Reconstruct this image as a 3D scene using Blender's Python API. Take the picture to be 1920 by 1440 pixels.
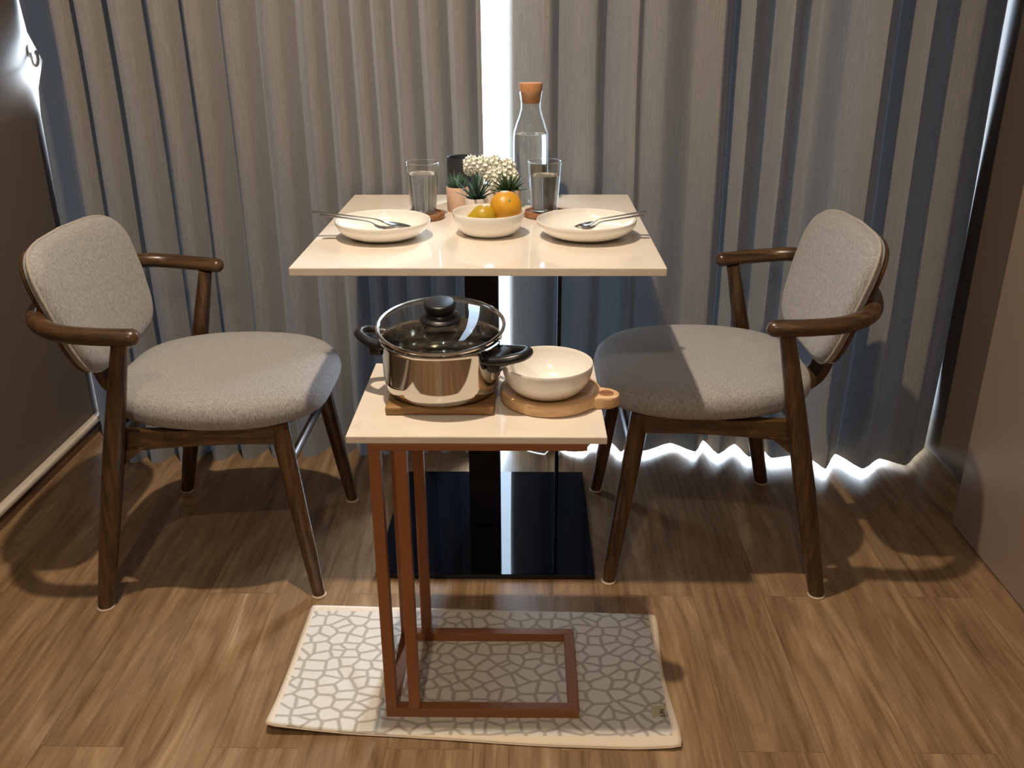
import bpy, bmesh, math, random
from mathutils import Vector, Matrix, noise
random.seed(7)
S = bpy.context.scene
for o in list(bpy.data.objects): bpy.data.objects.remove(o)
PI = math.pi

# ------------------------------------------------------------------ camera
cd = bpy.data.cameras.new('camera'); cam = bpy.data.objects.new('camera', cd)
S.collection.objects.link(cam); S.camera = cam
cam.matrix_world = (Matrix.Translation((0.0893, 0, 1.1958)) @ Matrix.Rotation(0.0162, 4, 'Z')
                    @ Matrix.Rotation(PI/2-0.394, 4, 'X') @ Matrix.Rotation(-0.0038, 4, 'Z'))
cd.sensor_fit = 'HORIZONTAL'; cd.sensor_width = 36.0; cd.lens = 1711.4*36.0/1920.0
cd.clip_start = 0.02

# ------------------------------------------------------------------ colour management
S.view_settings.view_transform = 'Standard'; S.view_settings.look = 'None'
S.view_settings.exposure = 0.18; S.view_settings.gamma = 1.0; S.view_settings.use_curve_mapping = False

# ------------------------------------------------------------------ daylight outside the window
W = bpy.data.worlds.new('daylight'); S.world = W; W.use_nodes = True
bgn = W.node_tree.nodes['Background']
bgn.inputs[0].default_value = (0.66, 0.82, 1.0, 1); bgn.inputs[1].default_value = 9.0

# ------------------------------------------------------------------ lamps: room downlights, an added fill, daylight
def lamp(name, kind, loc, energy, col, **k):
    l = bpy.data.lights.new(name, kind); o = bpy.data.objects.new(name, l)
    S.collection.objects.link(o); o.location = loc; l.energy = energy; l.color = col
    for a, b in k.items(): setattr(l, a, b)
    return o
WARM = (1.0, 0.82, 0.62)
lamp('ceiling_downlight_or_fill', 'SPOT', (-0.25, 1.40, 2.49), 120, WARM, spot_size=math.radians(150), spot_blend=0.8, shadow_soft_size=0.028)
lamp('ceiling_downlight_or_fill', 'SPOT', (-0.15, -0.40, 2.49), 62, WARM, spot_size=math.radians(150), spot_blend=0.8, shadow_soft_size=0.03)
lamp('ceiling_downlight_or_fill', 'SPOT', (-0.15, -2.40, 2.49), 80, WARM, spot_size=math.radians(150), spot_blend=0.8, shadow_soft_size=0.03)  # unseen lamp added at the back of the room for fill
sun = lamp('hazy_daylight', 'SUN', (1.5, 5, 3), 27, (0.80, 0.90, 1.0), angle=math.radians(34))
sun.rotation_euler = Vector((-.42, -1.0, -.42)).to_track_quat('-Z', 'Y').to_euler()
pl = lamp('window_portal', 'AREA', (0.02, 2.56, 1.15), 1, (1, 1, 1), shape='RECTANGLE', size=2.4, size_y=2.36)
pl.rotation_euler = (math.radians(-90), 0, 0)
pl.data.cycles.is_portal = True

# ------------------------------------------------------------------ mesh helpers
def obj(name, bm, mat=None, parent=None, smooth=True, **tags):
    me = bpy.data.meshes.new(name)
    bmesh.ops.recalc_face_normals(bm, faces=bm.faces)
    for e in bm.edges:
        if len(e.link_faces) == 2 and e.calc_face_angle(0) > math.radians(50): e.smooth = False
    bm.to_mesh(me); bm.free()
    if smooth:
        for p in me.polygons: p.use_smooth = True
    o = bpy.data.objects.new(name, me); S.collection.objects.link(o)
    if mat:
        for m in (mat if isinstance(mat, (list, tuple)) else [mat]): me.materials.append(m)
    if parent is not None: o.parent = parent
    for k, v in tags.items(): o[k] = v
    return o
def thing(name, label, cat, loc=(0, 0, 0), rz=0.0, group=None):
    o = bpy.data.objects.new(name, None); S.collection.objects.link(o)
    o.location = loc; o.rotation_euler = (0, 0, rz); o.empty_display_size = 0.02
    o['label'] = label; o['category'] = cat
    if group: o['group'] = group
    return o
def tag(o, label, cat, group=None):
    o['label'] = label; o['category'] = cat
    if group: o['group'] = group
    return o
def autosmooth(o, ang=35):
    me = o.data
    bm = bmesh.new(); bm.from_mesh(me)
    for e in bm.edges:
        if len(e.link_faces) == 2 and e.calc_face_angle(0) > math.radians(ang): e.smooth = False
    bm.to_mesh(me); bm.free(); return o
def box(bm, x0, x1, y0, y1, z0, z1, bev=0.0, seg=2):
    g = bmesh.ops.create_cube(bm, size=1)
    vs = g['verts']
    for v in vs:
        v.co = Vector((x0+(v.co.x+.5)*(x1-x0), y0+(v.co.y+.5)*(y1-y0), z0+(v.co.z+.5)*(z1-z0)))
    if bev > 0:
        es = list({e for v in vs for e in v.link_edges})
        bmesh.ops.bevel(bm, geom=es, offset=bev, segments=seg, profile=0.5, affect='EDGES')
    return bm
def BOX(*a, **k):
    return box(bmesh.new(), *a, **k)
def loft(bm, rings, close=True, cap0=True, cap1=True):
    R = [[bm.verts.new(p) for p in r] for r in rings]
    for a, b in zip(R[:-1], R[1:]):
        n = len(a)
        for i in range(n if close else n-1):
            j = (i+1) % n
            bm.faces.new((a[i], a[j], b[j], b[i]))
    if cap0 and close: bm.faces.new(list(reversed(R[0])))
    if cap1 and close: bm.faces.new(R[-1])
    return R
def lathe(bm, prof, n=48, c=(0, 0, 0)):
    """prof: list of (r, z); r==0 makes a pole"""
    prev = None
    for r, z in prof:
        if r < 1e-6: cur = [bm.verts.new((c[0], c[1], c[2]+z))]
        else: cur = [bm.verts.new((c[0]+r*math.cos(2*PI*i/n), c[1]+r*math.sin(2*PI*i/n), c[2]+z)) for i in range(n)]
        if prev is not None:
            for i in range(n):
                j = (i+1) % n
                if len(prev) == 1 and len(cur) == 1: continue
                if len(prev) == 1: bm.faces.new((prev[0], cur[i], cur[j]))
                elif len(cur) == 1: bm.faces.new((prev[i], prev[j], cur[0]))
                else: bm.faces.new((prev[i], prev[j], cur[j], cur[i]))
        prev = cur
    return bm
def smoothpath(pts, n=8):
    """Catmull-Rom through pts (tuples of any length)"""
    out = []
    P = [pts[0]]+list(pts)+[pts[-1]]
    for i in range(1, len(P)-2):
        p0, p1, p2, p3 = P[i-1], P[i], P[i+1], P[i+2]
        for k in range(n):
            t = k/n
            out.append(tuple(0.5*((2*b)+(-a+c)*t+(2*a-5*b+4*c-d)*t*t+(-a+3*b-3*c+d)*t**3) for a, b, c, d in zip(p0, p1, p2, p3)))
    out.append(tuple(pts[-1])); return out
def tube(bm, path, rad, n=14, flat=1.0, roundend=True, up=None):
    """path: 3-D points; rad: number or list; flat: height/width ratio"""
    P = [Vector(p) for p in path]; m = len(P)
    R = [rad]*m if isinstance(rad, (int, float)) else list(rad)
    rings = []
    up0 = Vector(up) if up else None
    prevn = None
    for i in range(m):
        t = (P[min(i+1, m-1)]-P[max(i-1, 0)]).normalized()
        if up0: u = up0-t*up0.dot(t)
        elif prevn is None:
            a = Vector((0, 0, 1)) if abs(t.z) < .9 else Vector((1, 0, 0))
            u = a-t*a.dot(t)
        else: u = prevn-t*prevn.dot(t)
        u.normalize(); prevn = u; w = t.cross(u)
        rings.append((P[i], t, u, w, R[i]))
    L = []
    def ring(c, u, w, r): return [c+w*(r*math.cos(2*PI*k/n))+u*(r*flat*math.sin(2*PI*k/n)) for k in range(n)]
    if roundend:
        c, t, u, w, r = rings[0]
        for a in (80, 55, 30): L.append(ring(c-t*r*.8*math.sin(math.radians(a)), u, w, r*math.cos(math.radians(a))))
    for c, t, u, w, r in rings: L.append(ring(c, u, w, r))
    if roundend:
        c, t, u, w, r = rings[-1]
        for a in (30, 55, 80): L.append(ring(c+t*r*.8*math.sin(math.radians(a)), u, w, r*math.cos(math.radians(a))))
    loft(bm, L); return bm
def dup(root, loc, rz, label=None, group=None, name=None):
    r = root.copy(); S.collection.objects.link(r); r.location = loc; r.rotation_euler = (0, 0, rz)
    if label: r['label'] = label
    if group: r['group'] = group
    for ch in [o for o in bpy.data.objects if o.parent == root]:
        c = ch.copy(); S.collection.objects.link(c); c.parent = r
        for g in [o for o in bpy.data.objects if o.parent == ch]:
            d = g.copy(); S.collection.objects.link(d); d.parent = c
    return r

# ------------------------------------------------------------------ materials
class NT:
    def __init__(s, name):
        s.m = bpy.data.materials.new(name); s.m.use_nodes = True
        s.t = s.m.node_tree; s.b = s.t.nodes['Principled BSDF']; s.out = s.t.nodes['Material Output']
    def n(s, typ, **k):
        x = s.t.nodes.new(typ)
        for a, b in k.items():
            if a.startswith('i_'): x.inputs[int(a[2:])].default_value = b
            else: setattr(x, a, b)
        return x
    def l(s, a, b): s.t.links.new(a, b)
    def coords(s, scale=(1, 1, 1), rot=(0, 0, 0), kind='Object'):
        tc = s.n('ShaderNodeTexCoord'); mp = s.n('ShaderNodeMapping')
        mp.inputs['Scale'].default_value = scale; mp.inputs['Rotation'].default_value = rot
        s.l(tc.outputs[kind], mp.inputs[0]); return mp.outputs[0]
    def noise(s, vec, scale, detail=4, rough=.5, dist=0):
        x = s.n('ShaderNodeTexNoise'); x.inputs['Scale'].default_value = scale; x.inputs['Detail'].default_value = detail
        x.inputs['Roughness'].default_value = rough; x.inputs['Distortion'].default_value = dist
        s.l(vec, x.inputs['Vector']); return x.outputs['Fac']
    def ramp(s, fac, stops):
        x = s.n('ShaderNodeValToRGB'); e = x.color_ramp.elements
        e[0].position, e[0].color = stops[0][0], (*stops[0][1], 1); e[1].position, e[1].color = stops[-1][0], (*stops[-1][1], 1)
        for p, c in stops[1:-1]:
            q = e.new(p); q.color = (*c, 1)
        s.l(fac, x.inputs[0]); return x.outputs[0]
    def mix(s, fac, a, b, mode='MIX'):
        x = s.n('ShaderNodeMix', data_type='RGBA', blend_type=mode)
        for sock, v in ((x.inputs[0], fac), (x.inputs[6], a), (x.inputs[7], b)):
            if isinstance(v, bpy.types.NodeSocket): s.l(v, sock)
            elif isinstance(v, (int, float)): sock.default_value = v
            else: sock.default_value = (*v, 1)
        return x.outputs[2]
    def math(s, op, a, b=0.0):
        x = s.n('ShaderNodeMath', operation=op)
        for k, v in enumerate((a, b)):
            if isinstance(v, bpy.types.NodeSocket): s.l(v, x.inputs[k])
            else: x.inputs[k].default_value = v
        return x.outputs[0]
    def bump(s, h, strength=.3, dist=.001):
        x = s.n('ShaderNodeBump'); x.inputs['Strength'].default_value = strength; x.inputs['Distance'].default_value = dist
        s.l(h, x.inputs['Height']); s.l(x.outputs[0], s.b.inputs['Normal']); return x.outputs[0]
    def col(s, v):
        if isinstance(v, bpy.types.NodeSocket): s.l(v, s.b.inputs['Base Color'])
        else: s.b.inputs['Base Color'].default_value = (*v, 1)
    def set(s, **k):
        for a, v in k.items():
            i = s.b.inputs[a.replace('_', ' ')]
            if isinstance(v, bpy.types.NodeSocket): s.l(v, i)
            else: i.default_value = v
        return s

def rgb(r, g, b):
    f = lambda c: (c/255/12.92) if c/255 <= .04045 else ((c/255+.055)/1.055)**2.4
    return (f(r), f(g), f(b))

def mat_plain(name, c, rough=.5, metal=0.0, var=.06, scale=30, **k):
    n = NT(name); v = n.coords()
    f = n.noise(v, scale, 3)
    n.col(n.mix(f, tuple(x*(1-var) for x in c), tuple(min(1, x*(1+var)) for x in c)))
    n.set(Roughness=rough, Metallic=metal, **k); return n.m

def mat_floor():
    n = NT('oak_vinyl_planks')
    v = n.coords(rot=(0, 0, PI/2))
    br = n.n('ShaderNodeTexBrick', offset=.37, offset_frequency=2)
    br.inputs['Color1'].default_value = (0, 0, 0, 1); br.inputs['Color2'].default_value = (1, 1, 1, 1); br.inputs['Mortar'].default_value = (.5, .5, .5, 1)
    br.inputs['Scale'].default_value = 1.0; br.inputs['Mortar Size'].default_value = .0007; br.inputs['Mortar Smooth'].default_value = .3
    br.inputs['Brick Width'].default_value = 1.22; br.inputs['Row Height'].default_value = .152
    n.l(v, br.inputs['Vector'])
    pid = n.math('MULTIPLY', br.outputs['Color'], 37.0)
    # grain coordinates: shifted per plank, stretched along the plank
    sep = n.n('ShaderNodeSeparateXYZ'); n.l(v, sep.inputs[0])
    def vec(sx, sy):
        c = n.n('ShaderNodeCombineXYZ')
        n.l(n.math('MULTIPLY', sep.outputs[0], sx), c.inputs[0]); n.l(n.math('MULTIPLY', sep.outputs[1], sy), c.inputs[1]); n.l(pid, c.inputs[2])
        return c.outputs[0]
    broad = n.noise(vec(1.3, 9), 1.6, 5, .55, 1.2)
    fine = n.noise(vec(2.2, 52), 1.6, 6, .65, .6)
    streak = n.noise(vec(.9, 26), 1.6, 4, .6, 1.6)
    # cathedral figure: bands of a warped field
    warp = n.noise(vec(1.1, 4.2), 1.3, 2, .45, .2)
    bands = n.math('SINE', n.math('MULTIPLY', warp, 95.0))
    bands = n.math('ADD', n.math('MULTIPLY', bands, .5), .5)
    bands = n.math('POWER', bands, 2.2)
    base = n.ramp(broad, [(.28, rgb(98, 72, 48)), (.42, rgb(134, 107, 78)), (.56, rgb(153, 127, 98)), (.72, rgb(182, 158, 127))])
    tone = n.ramp(br.outputs['Color'], [(0, rgb(216, 208, 200)), (.5, rgb(235, 228, 218)), (1, rgb(252, 246, 238))])
    c = n.mix(1.0, base, tone, 'MULTIPLY')
    c = n.mix(n.math('MULTIPLY', bands, .34), c, rgb(98, 72, 48))
    sf = n.ramp(streak, [(.56, (0, 0, 0)), (.72, (1, 1, 1))])
    c = n.mix(n.math('MULTIPLY', sf, .72), c, rgb(92, 66, 42))
    ff = n.ramp(fine, [(.35, (0, 0, 0)), (.7, (1, 1, 1))])
    c = n.mix(n.math('MULTIPLY', ff, .28), c, rgb(205, 178, 142))
    c = n.mix(n.math('MULTIPLY', br.outputs['Fac'], .5), c, rgb(70, 48, 32))
    n.col(c); n.set(Roughness=n.ramp(fine, [(.3, (.30,)*3), (.8, (.42,)*3)]))
    n.set(**{'Specular_IOR_Level': .45})
    h = n.math('SUBTRACT', n.math('MULTIPLY', fine, .3), br.outputs['Fac'])
    n.bump(h, .25, .0006); return n.m

def mat_wood(name, dark, mid, light, axis='Z', scale=1.0, rough=.32, coat=.25):
    n = NT(name); sc = {'Z': (1, 1, .09), 'X': (.09, 1, 1), 'Y': (1, .09, 1)}[axis]
    v = n.coords(scale=sc)
    a = n.noise(v, 55*scale, 5, .6, .9); b = n.noise(v, 190*scale, 3, .7, .3)
    c = n.ramp(a, [(.3, dark), (.5, mid), (.72, light)])
    g = n.ramp(b, [(.5, (0, 0, 0)), (.72, (1, 1, 1))])
    c = n.mix(n.math('MULTIPLY', g, .55), c, tuple(x*.45 for x in dark))
    n.col(c); n.set(Roughness=rough, Coat_Weight=coat, Coat_Roughness=.18)
    n.bump(b, .25, .0006); return n.m

def mat_fabric(name, a, b, scale=700, bump=.5):
    n = NT(name); v = n.coords()
    f = n.noise(v, scale, 2, .6); g = n.noise(n.coords(scale=(1, 1, .25)), scale*.45, 3, .7); h = n.noise(v, 9, 3)
    c = n.ramp(n.math('ADD', n.math('MULTIPLY', f, .5), n.math('MULTIPLY', g, .5)), [(.36, a), (.64, b)])
    c = n.mix(n.math('MULTIPLY', h, .12), c, a)
    n.col(c); n.set(Roughness=.92, Sheen_Weight=.25, Sheen_Roughness=.5, Specular_IOR_Level=.15)
    n.bump(n.math('ADD', f, g), bump, .0012); return n.m

def mat_curtain():
    n = NT('curtain_cloth'); v = n.coords()
    w = n.noise(n.coords(scale=(1, 1, .03)), 420, 3, .7); f = n.noise(n.coords(scale=(.25, .25, 1)), 700, 2, .6); h = n.noise(n.coords(scale=(1, 1, .2)), 6, 3)
    c = n.ramp(n.math('ADD', n.math('MULTIPLY', w, .6), n.math('MULTIPLY', f, .4)), [(.34, rgb(120, 114, 102)), (.66, rgb(148, 141, 129))])
    c = n.mix(n.math('MULTIPLY', h, .15), c, rgb(122, 116, 108))
    n.col(c); n.set(Roughness=.9, Sheen_Weight=.35, Specular_IOR_Level=.15)
    bmp = n.bump(n.math('ADD', w, f), .35, .001)
    tr = n.n('ShaderNodeBsdfTranslucent'); tr.inputs[0].default_value = (*rgb(105, 125, 140), 1)
    mx = n.n('ShaderNodeMixShader'); mx.inputs[0].default_value = CURT_T
    n.l(n.b.outputs[0], mx.inputs[1]); n.l(tr.outputs[0], mx.inputs[2]); n.l(mx.outputs[0], n.out.inputs[0]); return n.m
CURT_T = 0.014

def mat_glass(name, tint=(1, 1, 1), ior=1.45, rough=0.0, dens=0.0):
    """thin clear glass wall: passes light straight on, mirrors at grazing angles"""
    n = NT(name); tr = n.n('ShaderNodeBsdfTransparent'); tr.inputs[0].default_value = (*tint, 1)
    gl = n.n('ShaderNodeBsdfGlossy'); gl.inputs['Roughness'].default_value = rough
    lw = n.n('ShaderNodeLayerWeight'); lw.inputs[0].default_value = .5
    fr = n.math('ADD', n.math('MULTIPLY', n.math('POWER', lw.outputs['Facing'], 4.0), .8), ((ior-1)/(ior+1))**2)
    mx = n.n('ShaderNodeMixShader')
    n.l(fr, mx.inputs[0]); n.l(tr.outputs[0], mx.inputs[1]); n.l(gl.outputs[0], mx.inputs[2]); n.l(mx.outputs[0], n.out.inputs[0]); return n.m
def mat_water():
    n = NT('water'); n.col((.97, .99, 1)); n.set(Roughness=0.0, Transmission_Weight=1.0, IOR=1.33); return n.m

M = {}
M['floor'] = mat_floor()
M['wall'] = mat_plain('taupe_wall_paint', rgb(108, 95, 82), .55, var=.03, scale=60)
M['panel'] = mat_plain('satin_mauve_brown_panel', rgb(150, 133, 120), .34, var=.02, scale=40)
M['ceiling'] = mat_plain('white_ceiling_paint', rgb(225, 220, 212), .8)
M['backwall'] = mat_plain('beige_wall_paint', rgb(190, 178, 160), .8)
M['chairwood'] = mat_wood('dark_walnut', rgb(46, 31, 17), rgb(80, 57, 34), rgb(112, 84, 54))
M['chairwood_x'] = mat_wood('dark_walnut_lengthwise', rgb(46, 31, 17), rgb(80, 57, 34), rgb(112, 84, 54), 'X')
M['fabric'] = mat_fabric('grey_melange_upholstery', rgb(126, 126, 127), rgb(196, 194, 193))
M['piping'] = mat_fabric('light_grey_piping', rgb(150, 143, 136), rgb(200, 193, 185))
M['curtain'] = mat_curtain()
M['baseboard'] = mat_wood('brown_wood_baseboard', rgb(80, 58, 40), rgb(110, 82, 60), rgb(135, 104, 80), 'Y', .6)
M['cream'] = mat_plain('baseboard_top_lit', rgb(225, 212, 198), .4)  # light on the wooden baseboard's top bevel, put into the colour
M['whiteframe'] = mat_plain('white_window_frame', rgb(220, 225, 230), .35)
M['black'] = mat_plain('black_powder_coat', (.006, .006, .008), .22, var=.1)
M['blackgloss'] = mat_plain('black_gloss_lacquer', (.0025, .003, .006), .035, var=.1, Specular_IOR_Level=.5)
M['column'] = mat_plain('black_column_lacquer', (.003, .003, .005), .3, var=.1, Specular_IOR_Level=.25)
M['copper'] = mat_plain('copper_brown_paint', rgb(152, 100, 64), .40, metal=.2, var=.05)
M['steel'] = mat_plain('polished_steel', (.62, .60, .57), .07, 1.0, var=.02)
M['cutlery'] = mat_plain('brushed_cutlery_steel', (.42, .41, .40), .18, 1.0, var=.05)
M['rimsteel'] = mat_plain('lid_rim_steel', (.75, .73, .70), .12, 1.0, var=.02)
M['bakelite'] = mat_plain('black_bakelite', (.012, .013, .016), .33, var=.1)
M['china'] = mat_plain('white_porcelain', rgb(250, 247, 241), .16, var=.01, Coat_Weight=.4, Coat_Roughness=.08)
M['trivet'] = mat_wood('warm_wood_board', rgb(118, 86, 50), rgb(152, 114, 68), rgb(178, 142, 94), 'X', .6, .5, .0)
M['beech'] = mat_wood('pale_beech', rgb(206, 166, 118), rgb(222, 184, 138), rgb(234, 200, 158), 'X', .45, .5, .0)
M['coaster'] = mat_wood('brown_wood_coaster', rgb(120, 78, 50), rgb(150, 102, 68), rgb(176, 126, 88), 'X', .5, .5, .0)
M['cork'] = mat_plain('cork', rgb(196, 140, 98), .85, var=.25, scale=220)
M['glass'] = mat_glass('clear_glass', (.985, .995, .99))
M['lidglass'] = mat_glass('smoked_lid_glass', (.93, .94, .90), 1.5)
M['pane'] = mat_glass('window_glass', (.96, .98, 1.0), 1.3)
M['water'] = mat_water()
M['solidglass'] = mat_water(); M['solidglass'].name = 'rounded_glass_rim'; M['solidglass'].node_tree.nodes['Principled BSDF'].inputs['IOR'].default_value = 1.5
M['orange'] = mat_plain('orange_peel', rgb(216, 158, 44), .38, var=.18, scale=14)
M['lemon'] = mat_plain('yellow_green_peel', rgb(190, 160, 40), .35, var=.2, scale=14)
M['pot'] = mat_plain('blush_planter_ceramic', rgb(226, 190, 162), .55, var=.03)
M['whitepot'] = mat_plain('white_planter_ceramic', rgb(228, 214, 202), .45, var=.02)
M['soil'] = mat_plain('dark_soil', rgb(40, 32, 26), .95, var=.4, scale=200)
M['agave'] = mat_plain('blue_green_leaf', rgb(44, 78, 66), .5, var=.25, scale=60)
M['succ'] = mat_plain('deep_green_leaf', rgb(56, 84, 48), .5, var=.3, scale=60)
M['paleleaf'] = mat_plain('grey_green_leaf', rgb(80, 116, 98), .5, var=.3, scale=60)
M['petal'] = mat_plain('cream_petal', rgb(252, 253, 240), .6, var=.06, scale=40)
M['stem'] = mat_plain('pale_green_stem', rgb(120, 140, 80), .6)
M['charcoal'] = mat_plain('charcoal_tumbler', rgb(52, 54, 58), .4, var=.05)
M['wax'] = mat_plain('dark_wax', rgb(74, 76, 80), .5, var=.05)
M['plastic'] = mat_plain('clear_white_plastic', rgb(215, 212, 205), .25)
M['tagcloth'] = mat_plain('khaki_tag_cloth', rgb(196, 184, 150), .8)
M['felt'] = mat_plain('pale_felt', rgb(206, 190, 170), .95)
def mat_quartz():
    n = NT('cream_quartz'); v = n.coords()
    a = n.noise(v, 5, 6, .6, 1.5); b = n.noise(v, 90, 3)
    c = n.ramp(a, [(.3, rgb(232, 222, 208)), (.6, rgb(240, 232, 220)), (.75, rgb(226, 215, 200))])
    n.col(n.mix(n.math('MULTIPLY', b, .08), c, rgb(210, 196, 178))); n.set(Roughness=.07, Specular_IOR_Level=.55); return n.m
M['quartz'] = mat_quartz()
def mat_rug():
    n = NT('pebble_print_mat'); tc = n.n('ShaderNodeTexCoord')
    ds = n.n('ShaderNodeTexNoise'); ds.inputs['Scale'].default_value = 14; n.l(tc.outputs['Object'], ds.inputs['Vector'])
    vm = n.n('ShaderNodeVectorMath', operation='MULTIPLY_ADD'); vm.inputs[1].default_value = (.012, .012, 0)
    n.l(ds.outputs['Color'], vm.inputs[0]); n.l(tc.outputs['Object'], vm.inputs[2])
    mp = n.n('ShaderNodeMapping'); mp.inputs['Scale'].default_value = (1, 1.18, 0); n.l(vm.outputs[0], mp.inputs[0])
    vo = n.n('ShaderNodeTexVoronoi', feature='DISTANCE_TO_EDGE', voronoi_dimensions='2D'); vo.inputs['Scale'].default_value = 31; vo.inputs['Randomness'].default_value = .9
    n.l(mp.outputs[0], vo.inputs['Vector'])
    f = n.ramp(vo.outputs['Distance'], [(.05, (0, 0, 0)), (.16, (1, 1, 1))])
    c = n.mix(f, rgb(176, 169, 157), rgb(220, 217, 209))
    sp = n.n('ShaderNodeSeparateXYZ'); n.l(tc.outputs['Object'], sp.inputs[0])
    ex = n.math('GREATER_THAN', n.math('ABSOLUTE', sp.outputs[0]), .354); ey = n.math('GREATER_THAN', n.math('ABSOLUTE', sp.outputs[1]), .177)
    e = n.math('MAXIMUM', ex, ey)
    c = n.mix(e, c, rgb(228, 214, 192))
    n.col(c); n.set(Roughness=.72, Specular_IOR_Level=.3, Sheen_Weight=.2)
    w = n.noise(n.coords(scale=(1, 1, 1)), 500, 2); n.bump(n.math('ADD', n.math('MULTIPLY', f, .5), n.math('MULTIPLY', w, .5)), .4, .001); return n.m
M['rug'] = mat_rug()

# ------------------------------------------------------------------ the room shell
XL, XR, XP, YB, YF, ZC = -1.225, 1.26, 1.147, 2.585, -3.2, 2.5
def struct(name, bm, m, **k):
    o = obj(name, bm, m, smooth=False); o['kind'] = 'structure'; return o
struct('floor', BOX(XL-.1, XR+.1, YF-.1, YB+.12, -.06, 0), M['floor'])
struct('ceiling', BOX(XL-.1, XR+.1, YF-.1, YB+.12, ZC, ZC+.06), M['ceiling'])
struct('wall_left', BOX(XL-.1, XL, YF, YB+.12, 0, ZC), M['wall'])
struct('wall_right', BOX(XR, XR+.1, YF, YB+.12, 0, ZC), M['wall'])
struct('wall_front', BOX(XL-.1, XR+.1, YF-.1, YF, 0, ZC), M['backwall'])
o = struct('trim_1', BOX(XP, XR-.001, YF+.002, 1.972, .004, ZC-.001, bev=.002), M['panel'])
# window wall: lintel above, sill-less sliding door below
struct('wall_back', BOX(XL, XR, YB, YB+.12, 2.34, ZC), M['backwall'])
fr = bmesh.new()
WX0, WX1 = XL+.001, XR-.001
for x0, x1 in ((WX0, WX0+.012), (WX1-.05, WX1), (-.62, -.56), (.56, .62)):
    box(fr, x0, x1, YB+.03, YB+.075, .0, 2.34, .002)
box(fr, WX0+.012, WX1-.05, YB+.032, YB+.073, .0, .025, .002); box(fr, WX0+.012, WX1-.05, YB+.032, YB+.073, 2.30, 2.34, .002)
w = struct('window_1', fr, M['whiteframe'])
for x0, x1 in ((WX0+.012, -.62), (-.56, .56), (.62, WX1-.05)):
    p = obj('window_pane', BOX(x0+.001, x1-.001, YB+.052, YB+.056, .025, 2.30), M['pane'], w, smooth=False)
# left skirting: brown wood, rounded top edge painted cream for light from above
bb = struct('baseboard_left', BOX(XL, XL+.018, YF, YB, 0, .034, .001), M['baseboard'])
bc = bmesh.new(); box(bc, XL, XL+.026, YF, YB, .034, .052, .006, 3)
obj('lit_top_edge', bc, M['cream'], bb, label='rounded top edge, light from above painted in as cream')

# ------------------------------------------------------------------ curtains
def smooth_poly(pts, it=2, keep=.18):
    P = [Vector(p) for p in pts]
    for _ in range(it):
        Q = [P[0]]
        for a, b in zip(P[:-1], P[1:]):
            Q.append(a.lerp(b, keep)); Q.append(a.lerp(b, 1-keep))
        Q.append(P[-1]); P = Q
    return P
def curtain(name, pts, z0, label, seed, edge=None, wob=.006, top=2.494):
    P = smooth_poly(smooth_poly(pts, 1, .13), 1, .3); D = []
    # resample long spans
    for a, b in zip(P[:-1], P[1:]):
        k = max(1, int((b-a).length/.012))
        for i in range(k): D.append(a.lerp(b, i/k))
    D.append(P[-1])
    zs = [z0]+[z0+.02]+[z0+.05+i*(top-z0-.05)/36 for i in range(37)]
    bm = bmesh.new(); rows = []
    for k_, z in enumerate(zs):
        r = []
        for i, p in enumerate(D):
            n1 = noise.noise(Vector((p.x*3.1+seed, z*1.3, 0))); n2 = noise.noise(Vector((p.x*3.1+seed+40, z*1.1, 5)))
            x = p.x+wob*n1*2.0; y = p.y+wob*n2*1.6
            if edge: x, y = edge(i/(len(D)-1), x, y, z)
            zz = z if (k_ > 1 or z0 < .005) else z-z0*.9*(1-max(0, min(1, (p.x-.17)/.12)))
            r.append(bm.verts.new((x, y, zz)))
        rows.append(r)
    for a, b in zip(rows[:-1], rows[1:]):
        for i in range(len(a)-1): bm.faces.new((a[i], a[i+1], b[i+1], b[i]))
    o = obj(name, bm, M['curtain']); tag(o, label, 'curtain')
    return o
# left panel: front edges with the broad faces falling back towards the right
fl = [-1.054, -1.038+.01, -.972, -.896, -.802, -.718, -.63, -.538, -.444, -.382, -.319, -.271, -.222, -.150, -.082]
pts = [(-1.196, 2.548, 0), (-1.165, 2.45, 0), (-1.085, 2.41, 0)]
for i, x in enumerate(fl[1:]):
    nx = fl[i+2] if i+2 < len(fl) else -.012
    f = (x+1.1)/1.1
    yf = 2.275+.078*min(1, f*1.15); d = min(.085, 1.05*(nx-x))
    pts += [(x, yf, 0), (x+(nx-x)*.40, yf+.012, 0), (x+(nx-x)*.70, yf+d, 0)]
pts += [(-.018, 2.372, 0), (-.026, 2.392, 0)]
def redge(t, x, y, z):
    if t > .97: x -= (t-.97)/.03*.014*max(0, 1-z/.32)
    return min(x, XR-.0008), y
def ledge(t, x, y, z):
    if t < .12:
        k = (1-t/.12)
        g = .0015+.002*max(0, min(1, (z-.75)/.4))+.010*max(0, 1-z/.45)
        x += k*((XL+g)-(-1.196))+.046*k*math.exp(-((z-1.064)/.052)**2)
    return x, y
curtain('curtain', pts, -.0006, 'long grey-beige curtain panel left of the bright gap, behind the left chair', 3.1, ledge)
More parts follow.
